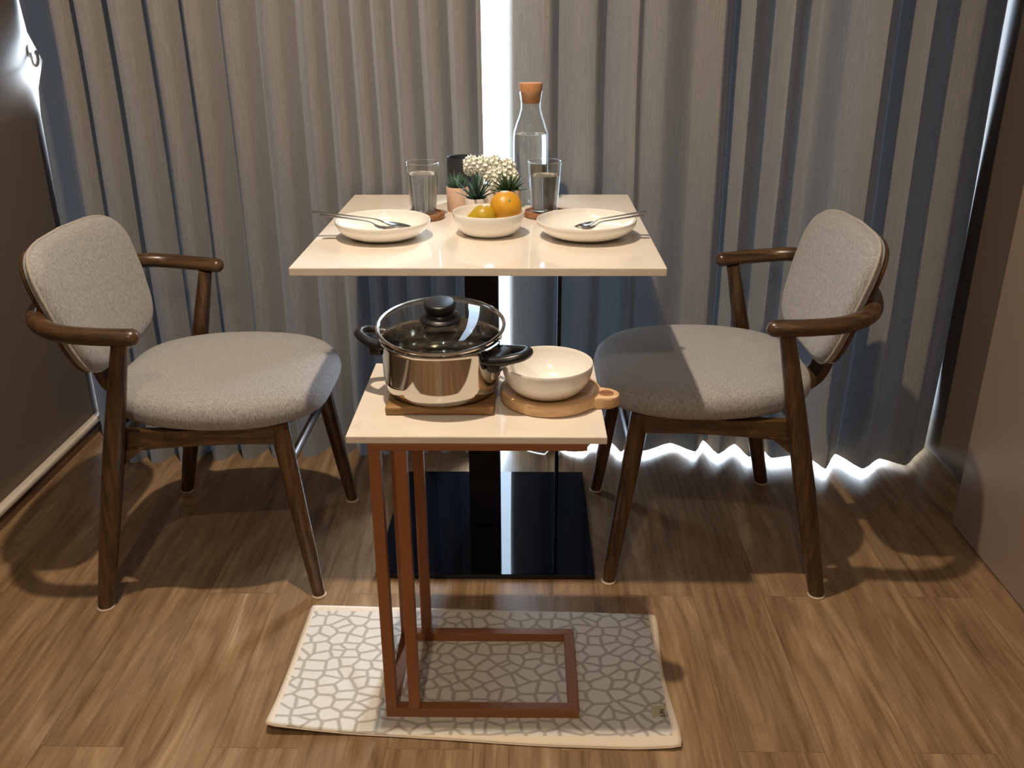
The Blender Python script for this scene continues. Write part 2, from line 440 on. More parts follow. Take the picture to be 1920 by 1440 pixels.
hem = [(0.048, 2.412), (0.056, 2.392), (.095, 2.372), (.148, 2.345), (.168, 2.41), (.214, 2.355), (.262, 2.348), (.285, 2.405),
       (0.344, 2.404), (0.363, 2.338), (0.379, 2.366), (0.432, 2.346), (0.51, 2.409), (0.572, 2.337), (0.607, 2.431), (0.631, 2.321), (0.698, 2.407),
       (0.718, 2.305), (0.773, 2.366), (0.78, 2.302), (0.852, 2.326), (0.897, 2.296), (0.915, 2.233), (0.972, 2.347), (1.015, 2.234), (1.086, 2.314),
       (1.143, 2.258), (1.195, 2.325), (1.238, 2.372), (1.2592, 2.41)]
curtain('curtain', [(x, y, 0) for x, y in hem], .012, 'long grey-beige curtain panel right of the bright gap, behind the right chair', 9.7, redge, .005)

# ------------------------------------------------------------------ tie-back hook on the left wall
hk = thing('curtain_hook', 'small pale tieback hook on the left wall beside the curtain edge', 'hook', (XL, 2.552, 1.088))
b = bmesh.new(); lathe(b, [(0, 0), (.017, 0), (.017, .004), (.012, .007), (0, .007)], 20)
bmesh.ops.rotate(b, verts=b.verts, cent=(0, 0, 0), matrix=Matrix.Rotation(PI/2, 3, 'Y'))
obj('wall_plate', b, M['plastic'], hk)
b = bmesh.new(); tube(b, smoothpath([(.004, 0, 0), (.009, -.014, -.012), (.016, -.026, -.030), (.026, -.034, -.036), (.035, -.038, -.026), (.037, -.038, -.008)], 5), .0042, 10)
h1 = obj('hook_arm', b, M['plastic'], hk)
b = bmesh.new(); bmesh.ops.create_uvsphere(b, u_segments=14, v_segments=10, radius=.0075); bmesh.ops.translate(b, verts=b.verts, vec=(.037, -.038, -.004))
obj('hook_tip', b, M['plastic'], h1)

# ------------------------------------------------------------------ dining table
dt = thing('dining_table', 'square cream stone-topped pedestal dining table between the two armchairs', 'table', (0, 1.976, 0))
obj('tabletop', BOX(-.348, .348, -.35, .351, .734, .75, .002), M['quartz'], dt, smooth=False)
obj('base_plate', BOX(-.246, .246, -.246, .246, .0, .012, .002), M['blackgloss'], dt, smooth=False)
obj('column', BOX(-.046, .028, -.036, .036, .012, .724, .002), M['column'], dt, smooth=False)
obj('mounting_plate', BOX(-.17, .17, -.17, .17, .724, .734, .001), M['black'], dt, smooth=False)
b = bmesh.new(); tube(b, [(.174, .232, .012), (.174, .232, .734)], .0055, 12, roundend=False)
obj('support_rod', b, M['black'], dt)

# ------------------------------------------------------------------ C-shaped side table
X0, X1, Y0, Y1, ZS = -.1948, .2178, 1.291, 1.609, .569
st = thing('side_table', 'small cream-topped side table with open copper-brown C frame standing on the mat', 'table', (.0115, 1.45, 0))
def sb(*a, bev=.0012): return box(bmesh.new(), a[0]-.0115, a[1]-.0115, a[2]-1.45, a[3]-1.45, a[4], a[5], bev)
obj('tabletop', sb(X0, X1, Y0, Y1, ZS-.013, ZS, bev=.0018), M['quartz'], st, smooth=False)
T = .0195; BX0, BX1, BY0, BY1 = -.161, .187, 1.291, 1.524; Z0 = .0052
def ring_frame(z0, z1, x1):
    b = bmesh.new()
    for a in ((BX0, x1, BY0, BY0+T), (BX0, x1, BY1-T, BY1), (BX0, BX0+T, BY0+T, BY1-T), (x1-T, x1, BY0+T, BY1-T)):
        box(b, a[0]-.0115, a[1]-.0115, a[2]-1.45, a[3]-1.45, z0, z1, .0012)
    return b
obj('base_frame', ring_frame(Z0, Z0+T, BX1), M['copper'], st, smooth=False)
obj('top_frame', ring_frame(ZS-.013-.012, ZS-.0132, .187), M['copper'], st, smooth=False)
for lx in (BX0, BX0+.0415):
    for ly in (BY0, BY1-T):
        obj('leg', sb(lx, lx+T, ly, ly+T, Z0+T, ZS-.0252), M['copper'], st, smooth=False)

# ------------------------------------------------------------------ floor mat
rg = bmesh.new(); NX, NY = 90, 46; RC = Vector((-.005, 1.424, 0))
def rugpos(u, v):
    # u 0..1 left-right, v 0..1 front-back ; corners measured on the floor
    FL, FR, BL, BR = Vector((-.371, 1.254)), Vector((.358, 1.221)), Vector((-.368, 1.622)), Vector((.36, 1.597))
    p = FL.lerp(FR, u).lerp(BL.lerp(BR, u), v)
    # rounded corners
    r = .014
    cx, cy = (u-.5)*.73, (v-.5)*.37
    ax, ay = abs(cx)-(.365-r), abs(cy)-(.185-r)
    if ax > 0 and ay > 0:
        d = math.hypot(ax, ay)
        if d > 0:
            m = max(ax, ay); k = m/d
            k = 1-(1-k)*.55
            cx2 = math.copysign((.365-r)+ax*k, cx); cy2 = math.copysign((.185-r)+ay*k, cy)
            p = p+Vector((cx2-cx, cy2-cy))
    p.x += .004*math.sin(v*7+1)*(1 if u > .9 else 0)
    p.y += .004*math.sin(u*6.5)*(1 if v < .1 else 0)
    z = .003+.0009*(noise.noise(Vector((u*7, v*4, 0)))+.5)
    # front left corner curls up, small ripples near the left side
    c = max(0, 1-u/.30)*max(0, 1-v/.5); z += .018*c*c
    z += .004*max(0, 1-abs(u-.18)/.12)*max(0, 1-abs(v-.35)/.25)*(.5+.5*math.sin(u*60+v*20))
    e = max(0, (u-.9)/.1)*max(0, 1-v/.25); z += .006*e
    if .26 < u < .8 and .05 < v < .9: z = min(z, .0042)
    return Vector((p.x, p.y, z))-RC
G = [[rg.verts.new(rugpos(i/NX, j/NY)) for i in range(NX+1)] for j in range(NY+1)]
for j in range(NY):
    for i in range(NX): rg.faces.new((G[j][i], G[j][i+1], G[j+1][i+1], G[j+1][i]))
rug = obj('floor_mat', rg, M['rug']); rug.location = RC
tag(rug, 'cream rectangular mat with grey pebble pattern lying under the copper side table', 'mat')
so = rug.modifiers.new('thickness', 'SOLIDIFY'); so.thickness = .0026; so.offset = -1
# hem roll around the mat
hp = []
for t in range(0, 45): hp.append(rugpos(t/44, 0))
for t in range(1, 25): hp.append(rugpos(1, t/24))
for t in range(1, 45): hp.append(rugpos(1-t/44, 1))
for t in range(1, 24): hp.append(rugpos(0, 1-t/24))
b = bmesh.new(); tube(b, [p-Vector((0, 0, .0008)) for p in hp]+[hp[0]-Vector((0, 0, .0008))], 
     .0017, 8, flat=.8, roundend=False)
obj('hem', b, M['felt'], rug, label='cream stitched edge')
tb = BOX(.325, .352, -.146, -.100, .0062, .0072, .0003)
tg = obj('label_tag', tb, M['tagcloth'], rug, smooth=False, label='small cream woven tag with black letters')
tc_ = bpy.data.curves.new('letters', 'FONT'); tc_.body = 'NIT'; tc_.size = .0125; tc_.extrude = .0002; tc_.align_x = 'CENTER'; tc_.align_y = 'CENTER'
tmp = bpy.data.objects.new('letters_tmp', tc_); S.collection.objects.link(tmp)
bpy.context.view_layer.update()
me = bpy.data.meshes.new_from_object(tmp.evaluated_get(bpy.context.evaluated_depsgraph_get())); bpy.data.objects.remove(tmp)
lt = bpy.data.objects.new('lettering', me); S.collection.objects.link(lt); me.materials.clear(); me.materials.append(M['bakelite'])
lt.parent = tg; lt.location = (.343, -.120, .0076); lt.rotation_euler = (0, 0, -PI/2)

# ------------------------------------------------------------------ armchairs
def superoval(hw, hl, n, p):
    out = []
    for i in range(n):
        a = 2*PI*i/n; c, s = math.cos(a), math.sin(a)
        out.append((hl*math.copysign(abs(c)**(2/p), c), hw*math.copysign(abs(s)**(2/p), s)))
    return out
def make_chair(label):
    t = thing('dining_armchair', label, 'chair', (0, 0, 0))
    # seat pad (x forward, y sideways)
    bm = bmesh.new(); N = 72
    def outline(k):
        r = []
        for x, y in superoval(1, 1, N, 3.8):
            X = .248+.232*x
            hw = .238-.05*max(0, x)**2-.058*max(0, -x)**1.6      # a little narrower at the front, more at the back
            r.append((X, y*hw, x))
        return r
    base = outline(1); rings = []
    C = Vector((.250, 0))
    for k, z in ((.80, .404), (.93, .405), (.975, .411), (1.0, .424), (1.003, .437), (.985, .452), (.95, .460), (.88, .466), (.75, .4705), (.55, .4725), (.3, .4735), (.08, .474)):
        ring = []
        for X, Y, x in base:
            px, py = C.x+(X-C.x)*k, Y*k
            zz = z
            zz -= .010*max(0, (px-.36)/.13)**2*(1 if z > .43 else .3)      # waterfall front
            if z > .43: zz -= .006*(1-min(1, (abs(py)/.2)))*(1 if k < .9 else .5)*max(0, 1-abs(px-.22)/.25)
            zz -= .004*(px-.25)/.25
            ring.append(Vector((px, py, zz)))
        rings.append(ring)
    loft(bm, rings)
    seat = obj('seat', bm, M['fabric'], t)
    # frame under the seat
    bm = bmesh.new()
    for s in (1, -1):
        a, b_ = Vector((.085, s*.226, .388)), Vector((.405, s*.182, .386))
        rg_ = []
        for k in range(9):
            f = k/8; c = a.lerp(b_, f); h = .019+.006*(2*f-1)**2; w_ = .011
            rg_.append([c+Vector((0, w_, -h)), c+Vector((0, w_, h*.8)), c+Vector((0, -w_, h*.8)), c+Vector((0, -w_, -h))])
        loft(bm, rg_)
        # corner bracket at the rear leg
        loft(bm, [[Vector((.065, s*.235+d, .372)), Vector((.135, s*.228+d, .372)), Vector((.066, s*.240+d, .318))] for d in (-.008, .008)])
    box(bm, .385, .405, -.18, .18, .372, .402, .003); box(bm, .062, .082, -.225, .225, .372, .402, .003)
    autosmooth(obj('seat_frame', bm, M['chairwood_x'], t))
    # front stretcher
    bm = bmesh.new(); tube(bm, [(.408, -.184, .305), (.408, .184, .305)], .0085, 12, flat=1.5, roundend=False)
    obj('stretcher', bm, M['chairwood'], t)
    # legs
    for s in (1, -1):
        bm = bmesh.new()
        A, B = Vector((.002, s*.255, .004)), Vector((.131, s*.252, .603))
        P, R = [], []
        for k in range(17):
            f = k/16; P.append(A.lerp(B, f)); R.append(.0165+.0055*math.sin(PI*f)-.001*f)
        tube(bm, P, R, 18, roundend=False)
        lg = obj('leg', bm, M['chairwood'], t)
        bm = bmesh.new(); lathe(bm, [(0, 0), (.018, 0), (.019, .002), (.0175, .005), (0, .005)], 24, (A.x, A.y, 0)); obj('glide', bm, M['felt'], lg, label='pale round floor glide')
        bm = bmesh.new(); A, B = Vector((.452, s*.208, .004)), Vector((.396, s*.176, .402)); P, R = [], []
        for k in range(13):
            f = k/12; P.append(A.lerp(B, f)); R.append(.0135+.0075*f**.7)
        tube(bm, P, R, 18, roundend=False)
        lg = obj('leg', bm, M['chairwood'], t)
        bm = bmesh.new(); lathe(bm, [(0, 0), (.0155, 0), (.0165, .002), (.015, .005), (0, .005)], 24, (A.x, A.y, 0)); obj('glide', bm, M['felt'], lg, label='pale round floor glide')
    # curved arm rail sweeping behind the back
    half = [(.160, .258, .617), (.10, .266, .621), (.04, .267, .626), (.003, .256, .631), (-.028, .232, .635), (-.051, .192, .638), (-.073, .120, .641), (-.083, .04, .642)]
    path = smoothpath(half+[(x, -y, z) for x, y, z in reversed(half)], 6)
    bm = bmesh.new(); tube(bm, path, [.0185]*len(path), 18, flat=.92, up=(0, 0, 1)); obj('arm_rail', bm, M['chairwood_x'], t, )
    # back: pad on a bent plywood shell
    tilt_t, tilt_b = Vector((-.052, 0, .760)), Vector((.026, 0, .502))     # mid-line top and bottom (front surface plane)
    up = (tilt_t-tilt_b); H = up.length; up.normalize(); nrm = Vector((up.z, 0, -up.x))   # forward
    def halfw(v):       # v 0 bottom .. 1 top
        return .176+.036*math.sin(min(1, v/.75)*PI/2)-.010*max(0, (v-.75)/.25)**1.5
    def back_outline(scale=1.0, n=96, off=0.0):
        pts_ = []
        for i in range(n):
            a = 2*PI*i/n; a += .22*math.sin(4*a); c, s = math.cos(a), math.sin(a); p = 6.0
            x, y = math.copysign(abs(c)**(2/p), c), math.copysign(abs(s)**(2/p), s)
            v = .5+.5*y
            yy = v*H
            if y > 0: yy += .012*(1-x*x)*y       # arched top edge
            else: yy -= .012*(1-x*x)*(-y)
            pts_.append((x*halfw(v), yy))
        cx_, cy_ = 0, H/2
        return [((px-cx_)*scale, cy_+(py-cy_)*scale) for px, py in pts_]
    def bpos(px, py, d):
        q = tilt_b+up*py+Vector((0, px, 0))
        curve = -.020*(1-(px/.2)**2)           # centre sits further back
        return q+nrm*(curve+d)
    bm = bmesh.new(); rings = []
    for sc, d in ((.55, -.012), (.9, -.012), (.985, -.011), (1.0, -.004), (.995, .004), (.975, .013), (.93, .0195), (.85, .024), (.65, .028), (.35, .030), (.1, .0305)):
        rings.append([bpos(px, py, d) for px, py in back_outline(sc)])
    loft(bm, rings); pad = obj('backrest', bm, M['fabric'], t)
    bm = bmesh.new(); rings = []
    for sc, d in ((.5, -.022), (.945, -.022), (.975, -.0205), (.985, -.017), (.98, -.013), (.9, -.0125), (.4, -.0125)):
        rings.append([bpos(px, py, d) for px, py in back_outline(sc)])
    loft(bm, rings); obj('back_shell', bm, M['chairwood'], pad, label='dark wooden shell behind the pad')
    op = [bpos(px, py, .0015) for px, py in back_outline(1.004)]
    bm = bmesh.new(); L = []
    for i, p in enumerate(op):
        nx = op[(i+1) % len(op)]; pv = op[i-1]; tt = (nx-pv).normalized(); w_ = tt.cross(nrm).normalized()
        L.append([p+w_*(.0032*math.cos(2*PI*k/8))+nrm*(.0032*math.sin(2*PI*k/8)) for k in range(8)])
    L.append(L[0]); loft(bm, L, cap0=False, cap1=False); obj('piping', bm, M['piping'], pad, label='pale piping around the pad')
    # centre spine from the seat frame to the shell
    bm = bmesh.new(); sp = smoothpath([(.075, 0, .385), (.030, 0, .390), (-.015, 0, .415), (-.036, 0, .465), (-.046, 0, .53), (-.064, 0, .60)], 5)
    rings = []
    for i, p in enumerate(sp):
        q = Vector(p); a = Vector(sp[min(i+1, len(sp)-1)])-Vector(sp[max(i-1, 0)]); a.normalize(); nn = Vector((a.z, 0, -a.x))
        w_ = .024+.02*(i/len(sp)); h = .009
        rings.append([q+Vector((0, w_, 0))+nn*h, q+Vector((0, -w_, 0))+nn*h, q+Vector((0, -w_, 0))-nn*h, q+Vector((0, w_, 0))-nn*h])
    loft(bm, rings); autosmooth(obj('back_spine', bm, M['chairwood'], t))
    return t
ch = make_chair('grey upholstered walnut armchair on the left, beside the taupe wall and baseboard')
ch.location = (-.815, 1.874, 0)
dup(ch, (.728, 1.932, 0), PI, 'grey upholstered walnut armchair on the right, its seat half in the table shadow')

# ------------------------------------------------------------------ tableware on the side table
ZT = ZS+.0004
b = bmesh.new(); box(b, -.143, .037, 1.370, 1.545, ZT, ZT+.0150, .004, 3)
tv = obj('trivet_board', b, M['trivet']); tag(tv, 'square brown wooden board under the steel pot', 'trivet')
# pot
PX, PY, PZ = -.054, 1.452, ZT+.0153
pot = thing('cooking_pot', 'polished steel stockpot with tilted glass lid on the square wooden board', 'pot', (PX, PY, PZ))
b = bmesh.new()
lathe(b, [(0, 0), (.078, 0), (.088, .002), (.095, .008), (.0985, .017), (.1, .030), (.1, .086), (.1005, .090), (.1035, .0925), (.1035, .094), (.100, .094), (.0985, .090), (.0982, .03), (.096, .012), (.088, .005), (0, .004)], 96)
obj('body', b, M['steel'], pot)
for name_a, ang, in (('r', math.radians(-21)), ('l', math.radians(159))):
    b = bmesh.new()
    # loop handle: wide bracket against the body, open grip
    hz = .074; w0 = .030
    lp = smoothpath([(.098, -w0, hz), (.112, -w0, hz+.001), (.132, -w0*.86, hz+.005), (.150, -w0*.5, hz+.009), (.155, 0, hz+.010), (.150, w0*.5, hz+.009), (.132, w0*.86, hz+.005), (.112, w0, hz+.001), (.098, w0, hz)], 5)
    tube(b, lp, [.0095]*len(lp), 12, flat=.85, up=(0, 0, 1))
    box(b, .0975, .122, -w0-.007, w0+.007, hz-.018, hz+.008, .005, 3)
    bmesh.ops.rotate(b, verts=b.verts, cent=(0, 0, 0), matrix=Matrix.Rotation(ang, 3, 'Z'))
    hd = obj('handle', b, M['bakelite'], pot, label='black plastic loop handle')
    b = bmesh.new(); box(b, .0985, .103, -.014, .014, hz-.040, hz-.018, .002); bmesh.ops.rotate(b, verts=b.verts, cent=(0, 0, 0), matrix=Matrix.Rotation(ang, 3, 'Z'))
    obj('handle_bracket', b, M['steel'], hd, smooth=False)
# lid, tilted: front edge on the rim, far edge riding high
LM = Matrix.Translation((0, -.100, .0962)) @ Matrix.Rotation(math.radians(8.0), 4, 'X') @ Matrix.Translation((0, .106, 0))
def lidmesh(b): bmesh.ops.transform(b, matrix=LM, verts=b.verts); return b
dome = [(.1045, .003), (.100, .005), (.090, .0075), (.075, .0100), (.055, .0120), (.030, .0130), (0, .0135)]
b = bmesh.new(); lathe(b, dome, 80)
lid = obj('lid', lidmesh(b), M['lidglass'], pot, label='domed clear glass lid')
b = bmesh.new(); lathe(b, [(.1035, .0005), (.107, .000), (.1095, .0015), (.1098, .0035), (.107, .0055), (.1035, .0045), (.1035, .0005)], 96)
obj('rim', lidmesh(b), M['rimsteel'], lid, label='steel rim band')
b = bmesh.new(); lathe(b, [(0, .012), (.031, .0128), (.0345, .0145), (.035, .0175), (.031, .021), (.0245, .0235), (.0225, .027), (.024, .031), (.0262, .034), (.0270, .038), (.0268, .0425), (.0255, .0445), (.0225, .0455), (0, .0460)], 48)
obj('knob', lidmesh(b), M['bakelite'], lid, label='black plastic knob')
b = bmesh.new(); lathe(b, [(.0022, -.002), (.0046, -.002), (.005, .001), (.0046, .003), (.0022, .003), (.0022, -.002)], 20, (-.018, -.062, .0098))
obj('steam_vent', lidmesh(b), M['rimsteel'], lid)

# round board with handle
RB = Vector((.131, 1.445, ZT)); 
rb = thing('round_board', 'round pale wooden plate board with a short hooked handle under the white bowl', 'board', RB)
b = bmesh.new(); n = 96; R0 = .0855; ha = math.radians(-16)
outl = []
for i in range(n):
    a = 2*PI*i/n; d = math.atan2(math.sin(a-ha), math.cos(a-ha)); r = R0
    w_ = .0235
    if abs(d) < .62:
        # distance to the handle outline (rounded bar reaching .128 out)
        L_ = .121; c, s_ = math.cos(d), abs(math.sin(d))
        rr = w_/max(s_, 1e-4)
        if rr*c > L_-w_:      # end cap circle centred at L_-w_
            q = L_-w_; disc = w_*w_-(q*s_)**2
            rr = q*c+math.sqrt(max(0, disc))
        r = max(R0, rr) if rr > R0 else R0
        if R0*s_ < w_*1.9 and rr <= R0*1.02: r = R0*(1+.02*max(0, 1-(R0*s_-w_)/(w_*.9)))
    outl.append((r*math.cos(a), r*math.sin(a)))
rings = []
for k, z in ((.965, 0), (.995, .002), (1, .006), (1, .016), (.992, .0195), (.97, .0205)):
    rings.append([Vector((x*k, y*k, z)) for x, y in outl])
# recessed dish
def circ(r, z): return [Vector((r*math.cos(2*PI*i/n), r*math.sin(2*PI*i/n), z)) for i in range(n)]
rings += [circ(.0775, .0205), circ(.0755, .0200), circ(.073, .0170), circ(.068, .0158), circ(.01, .0158)]
loft(b, rings)
obj('board', b, M['beech'], rb)
b = bmesh.new(); lathe(b, [(0, .0209), (.0115, .0209), (.0125, .0211), (.0105, .0202), (0, .0206)], 24, (.098*math.cos(ha), .098*math.sin(ha), 0))
obj('thumb_hole', b, M['coaster'], rb, label='shallow round recess in the handle')

def bowl(name, label, loc, R, H, foot, th=.0026, cat='bowl', deep=1.0, group=None):
    b = bmesh.new(); out, inn = [], []
    for k in range(15):
        f = k/14; a = f*PI/2
        r = foot+(R-foot)*math.sin(a)**(.9*deep); z = H*(1-math.cos(a))**(.92)
        out.append((r, z))
    for k in range(15):
        f = 1-k/14; a = f*PI/2
        r = (foot+(R-foot)*math.sin(a)**(.9*deep))-th; z = th*.9+(H-th*.9)*(1-math.cos(a))**(.92)
        inn.append((max(r, 0), z))
    prof = [(0, .0)]+[(foot*.9, 0)]+out+[(R-.0008, H+.0012), (R-th+.0008, H+.0012)]+inn+[(0, inn[-1][1])]
    lathe(b, prof, 72); o = obj(name, b, M['china']); o.location = loc
    return tag(o, label, cat, group)
bowl('bowl', 'empty white bowl standing on the round wooden board beside the pot', (.126, 1.436, ZT+.0162), .077, .0535, .036)

# ------------------------------------------------------------------ things on the dining table
Z = .7504
bowl('soup_plate', 'white shallow plate with spoon and fork at the left end of the dining table', (-.207, 1.868, Z), .0985, .036, .045, cat='plate', deep=1.1)
bowl('soup_plate', 'white shallow plate with cutlery at the right end of the dining table', (.214, 1.872, Z), .103, .036, .045, cat='plate', deep=1.1)
FB = Vector((.0115, 1.898, Z))
bowl('fruit_bowl', 'white bowl holding two citrus fruits at the middle of the dining table', FB, .0755, .047, .040)

def citrus(name, label, loc, r, mat, tip=0.0, axis=(0, 0, 1), leaf=False):
    t = thing(name, label, 'fruit', loc)
    b = bmesh.new(); bmesh.ops.create_uvsphere(b, u_segments=40, v_segments=28, radius=r)
    for v in b.verts:
        d = v.co.normalized(); k = 1+.012*noise.noise(d*3)-.05*abs(d.z)**6
        if tip and d.z > .0: k += tip*d.z**9
        v.co = Vector((d.x*r*k, d.y*r*k, d.z*r*k*(.93 if not tip else 1.0)))
        v.co += d*(.0004*noise.noise(d*38))
    q = Vector((0, 0, 1)).rotation_difference(Vector(axis)).to_matrix()
    bmesh.ops.rotate(b, verts=b.verts, cent=(0, 0, 0), matrix=q); obj('flesh', b, mat, t)
    b = bmesh.new(); lathe(b, [(0, r*(.905 if not tip else 1+tip*.95)), (.0028, r*(.90 if not tip else 1+tip*.93)), (0, r*(.93 if not tip else 1.0+tip))], 10)
    bmesh.ops.rotate(b, verts=b.verts, cent=(0, 0, 0), matrix=q); obj('stem_button', b, M['stem'], t)
    return t
citrus('orange', 'round orange on the right side of the fruit bowl', (.0475, 1.900, Z+.0555), .0338, M['orange'], 0, (.25, -.75, .6))
citrus('lemon', 'yellow green pointed lemon lying left of the orange in the fruit bowl', (.001, 1.876, Z+.0385), .0265, M['lemon'], .42, (-.92, -.30, -.10))

def utensil(name, label, a, b_, kind, roll=0.0):
    """a: handle end, b_: working end (world)"""
    A, B = Vector(a), Vector(b_); t = (B-A); L = t.length; t.normalize()
    side = Vector((0, 0, 1)).cross(t).normalized(); upv = t.cross(side)
    th = thing(name, label, kind, A)
    b = bmesh.new(); rings = []
    for f, w, h in ((0, .0035, .0), (.01, .0068, .0), (.06, .0072, .0004), (.2, .0056, .0012), (.45, .0032, .0030), (.62, .0026, .0040), (.68, .0030, .0025), (.72, .0045, .0)):
        c = t*(L*f)+upv*h
        rings.append([c+side*w+upv*.0007, c-side*w+upv*.0007, c-side*w-upv*.0009, c+side*w-upv*.0009])
    loft(b, rings); autosmooth(obj('handle', b, M['cutlery'], th))
    b = bmesh.new()
    if kind == 'spoon':
        rings = []
        for i in range(13):
            f = i/12; x = .71+.29*f; w = .0185*math.sqrt(max(.003, 1-(2*f-1.0)**2))*(1.05-.15*f); d = -.0065*math.sin(PI*f)
            c = t*(L*x); r_ = []
            for k in range(9):
                u = -1+2*k/8; r_.append(c+side*(w*u)+upv*(d*(1-u*u)))
            rings.append(r_+[p-upv*.0009 for p in reversed(r_)])
        loft(b, rings)
    else:
        rings = []
        for f, w, d in ((.71, .0045, 0), (.74, .0095, -.002), (.79, .012, -.0035), (.83, .0122, -.003)):
            c = t*(L*f)+upv*d; rings.append([c+side*w+upv*.0007, c-side*w+upv*.0007, c-side*w-upv*.0007, c+side*w-upv*.0007])
        loft(b, rings)
        for k in (-1.5, -.5, .5, 1.5):
            tube(b, [t*(L*f)+upv*d+side*(k*.0066) for f, d in ((.825, -.003), (.88, -.0022), (.94, .0005), (1.0, .004))], [.0014, .0013, .0011, .0006], 6)
    obj('spoon_bowl' if kind == 'spoon' else 'tines', b, M['cutlery'], th)
    return th
utensil('spoon', 'steel spoon resting in the left plate with its bowl to the right', (-.350, 1.862, .8045), (-.150, 1.884, .7685), 'spoon')
utensil('fork', 'steel fork lying beside the spoon on the rim of the left plate', (-.330, 1.842, .803), (-.178, 1.850, .7715), 'fork')
utensil('spoon', 'steel spoon in the right plate, rear one of the pair', (.336, 1.868, .8035), (.190, 1.888, .7675), 'spoon')
utensil('fork', 'steel fork in the right plate, front one of the pair', (.328, 1.846, .801), (.196, 1.858, .7695), 'fork')

def coaster(label, loc):
    t = thing('coaster', label, 'coaster', loc, group='wooden coasters under the glasses')
    b = bmesh.new(); lathe(b, [(0, 0), (.046, 0), (.048, .002), (.048, .010), (.0465, .012), (.042, .012), (.041, .0095), (0, .0095)], 56)
    obj('disc', b, M['coaster'], t)
    b = bmesh.new(); lathe(b, [(0, .0099), (.0045, .0099), (.0045, .0104), (0, .0104)], 20, (.032, -.018, 0)); obj('hole_disc', b, M['soil'], t, label='dark round spot near the edge')  # dark disc stands in for the coaster's small shaded hole
    return t
CL = (-.143, 2.052, Z); CR = (.131, 2.072, Z)
coaster('round brown wooden coaster under the left water glass', CL); coaster('round brown wooden coaster under the right water glass', CR)
def tumbler(label, loc, fill):
    t = thing('drinking_glass', label, 'glass', loc, group='water glasses on coasters')
    b = bmesh.new(); r0, r1, H, th = .0295, .0375, .112, .0018
    lathe(b, [(0, 0), (r0-.002, 0), (r0, .002), (r1, H-.001), (r1-.0009, H), (r1-th, H-.001), (r0-th, .006), (0, .005)], 56)
    obj('tumbler', b, M['glass'], t)
    b = bmesh.new(); f = lambda z: r0-th-.0003+(r1-r0)*(z-.006)/(H-.006)
    lathe(b, [(0, .0062), (f(.0062)-.001, .0062), (f(.0075), .0075), (f(fill), fill), (0, fill)], 56)
    obj('water', b, M['water'], t)
    b = bmesh.new(); lathe(b, [(r1-th*.5+.0011*math.cos(a*PI/4), H+.0011*math.sin(a*PI/4)) for a in range(9)], 64)
    obj('rim', b, M['solidglass'], t); return t
tumbler('drinking glass of water standing on the left coaster behind the left plate', (CL[0]+.0, CL[1]+.008, Z+.0098), .088)
tumbler('drinking glass of water standing on the right coaster in front of the carafe', (CR[0]+.0, CR[1]+.002, Z+.0098), .082)

# carafe
ca = thing('water_carafe', 'clear glass water carafe with cork stopper at the back of the table', 'carafe', (.100, 2.225, Z))
pr = [(.038, 0), (.0415, .003), (.042, .010), (.042, .150), (.0405, .166), (.034, .187), (.027, .206), (.0235, .220), (.0232, .232), (.0255, .250), (.0272, .258)]
b = bmesh.new(); lathe(b, [(0, 0)]+pr+[(.0262, .2585)]+[(r-.0020, z) for r, z in reversed(pr[2:])]+[(.038, .006), (0, .005)], 64); obj('bottle', b, M['glass'], ca)
b = bmesh.new(); lathe(b, [(0, .0054), (.0365, .0062), (.0396, .011), (.0396, .150), (.0385, .160), (.0375, .163), (0, .163)], 64); obj('water', b, M['water'], ca)
b = bmesh.new(); lathe(b, [(0, .232), (.0195, .232), (.0208, .234), (.0245, .256), (.0275, .2755), (.0265, .2775), (0, .278)], 48); obj('cork_stopper', b, M['cork'], ca, label='tan cork stopper')

# charcoal tumbler candle
cj = thing('candle_jar', 'charcoal cylinder candle jar behind the succulents at the back of the table', 'candle', (-.062, 2.225, Z))
b = bmesh.new(); lathe(b, [(0, 0), (.036, 0), (.0385, .003), (.0392, .108), (.0385, .110), (.0362, .109), (.0355, .088), (0, .088)], 56); obj('jar', b, M['charcoal'], cj)
b = bmesh.new(); lathe(b, [(0, .0884), (.035, .0884), (.035, .0892), (0, .0896)], 40); obj('wax', b, M['wax'], cj)

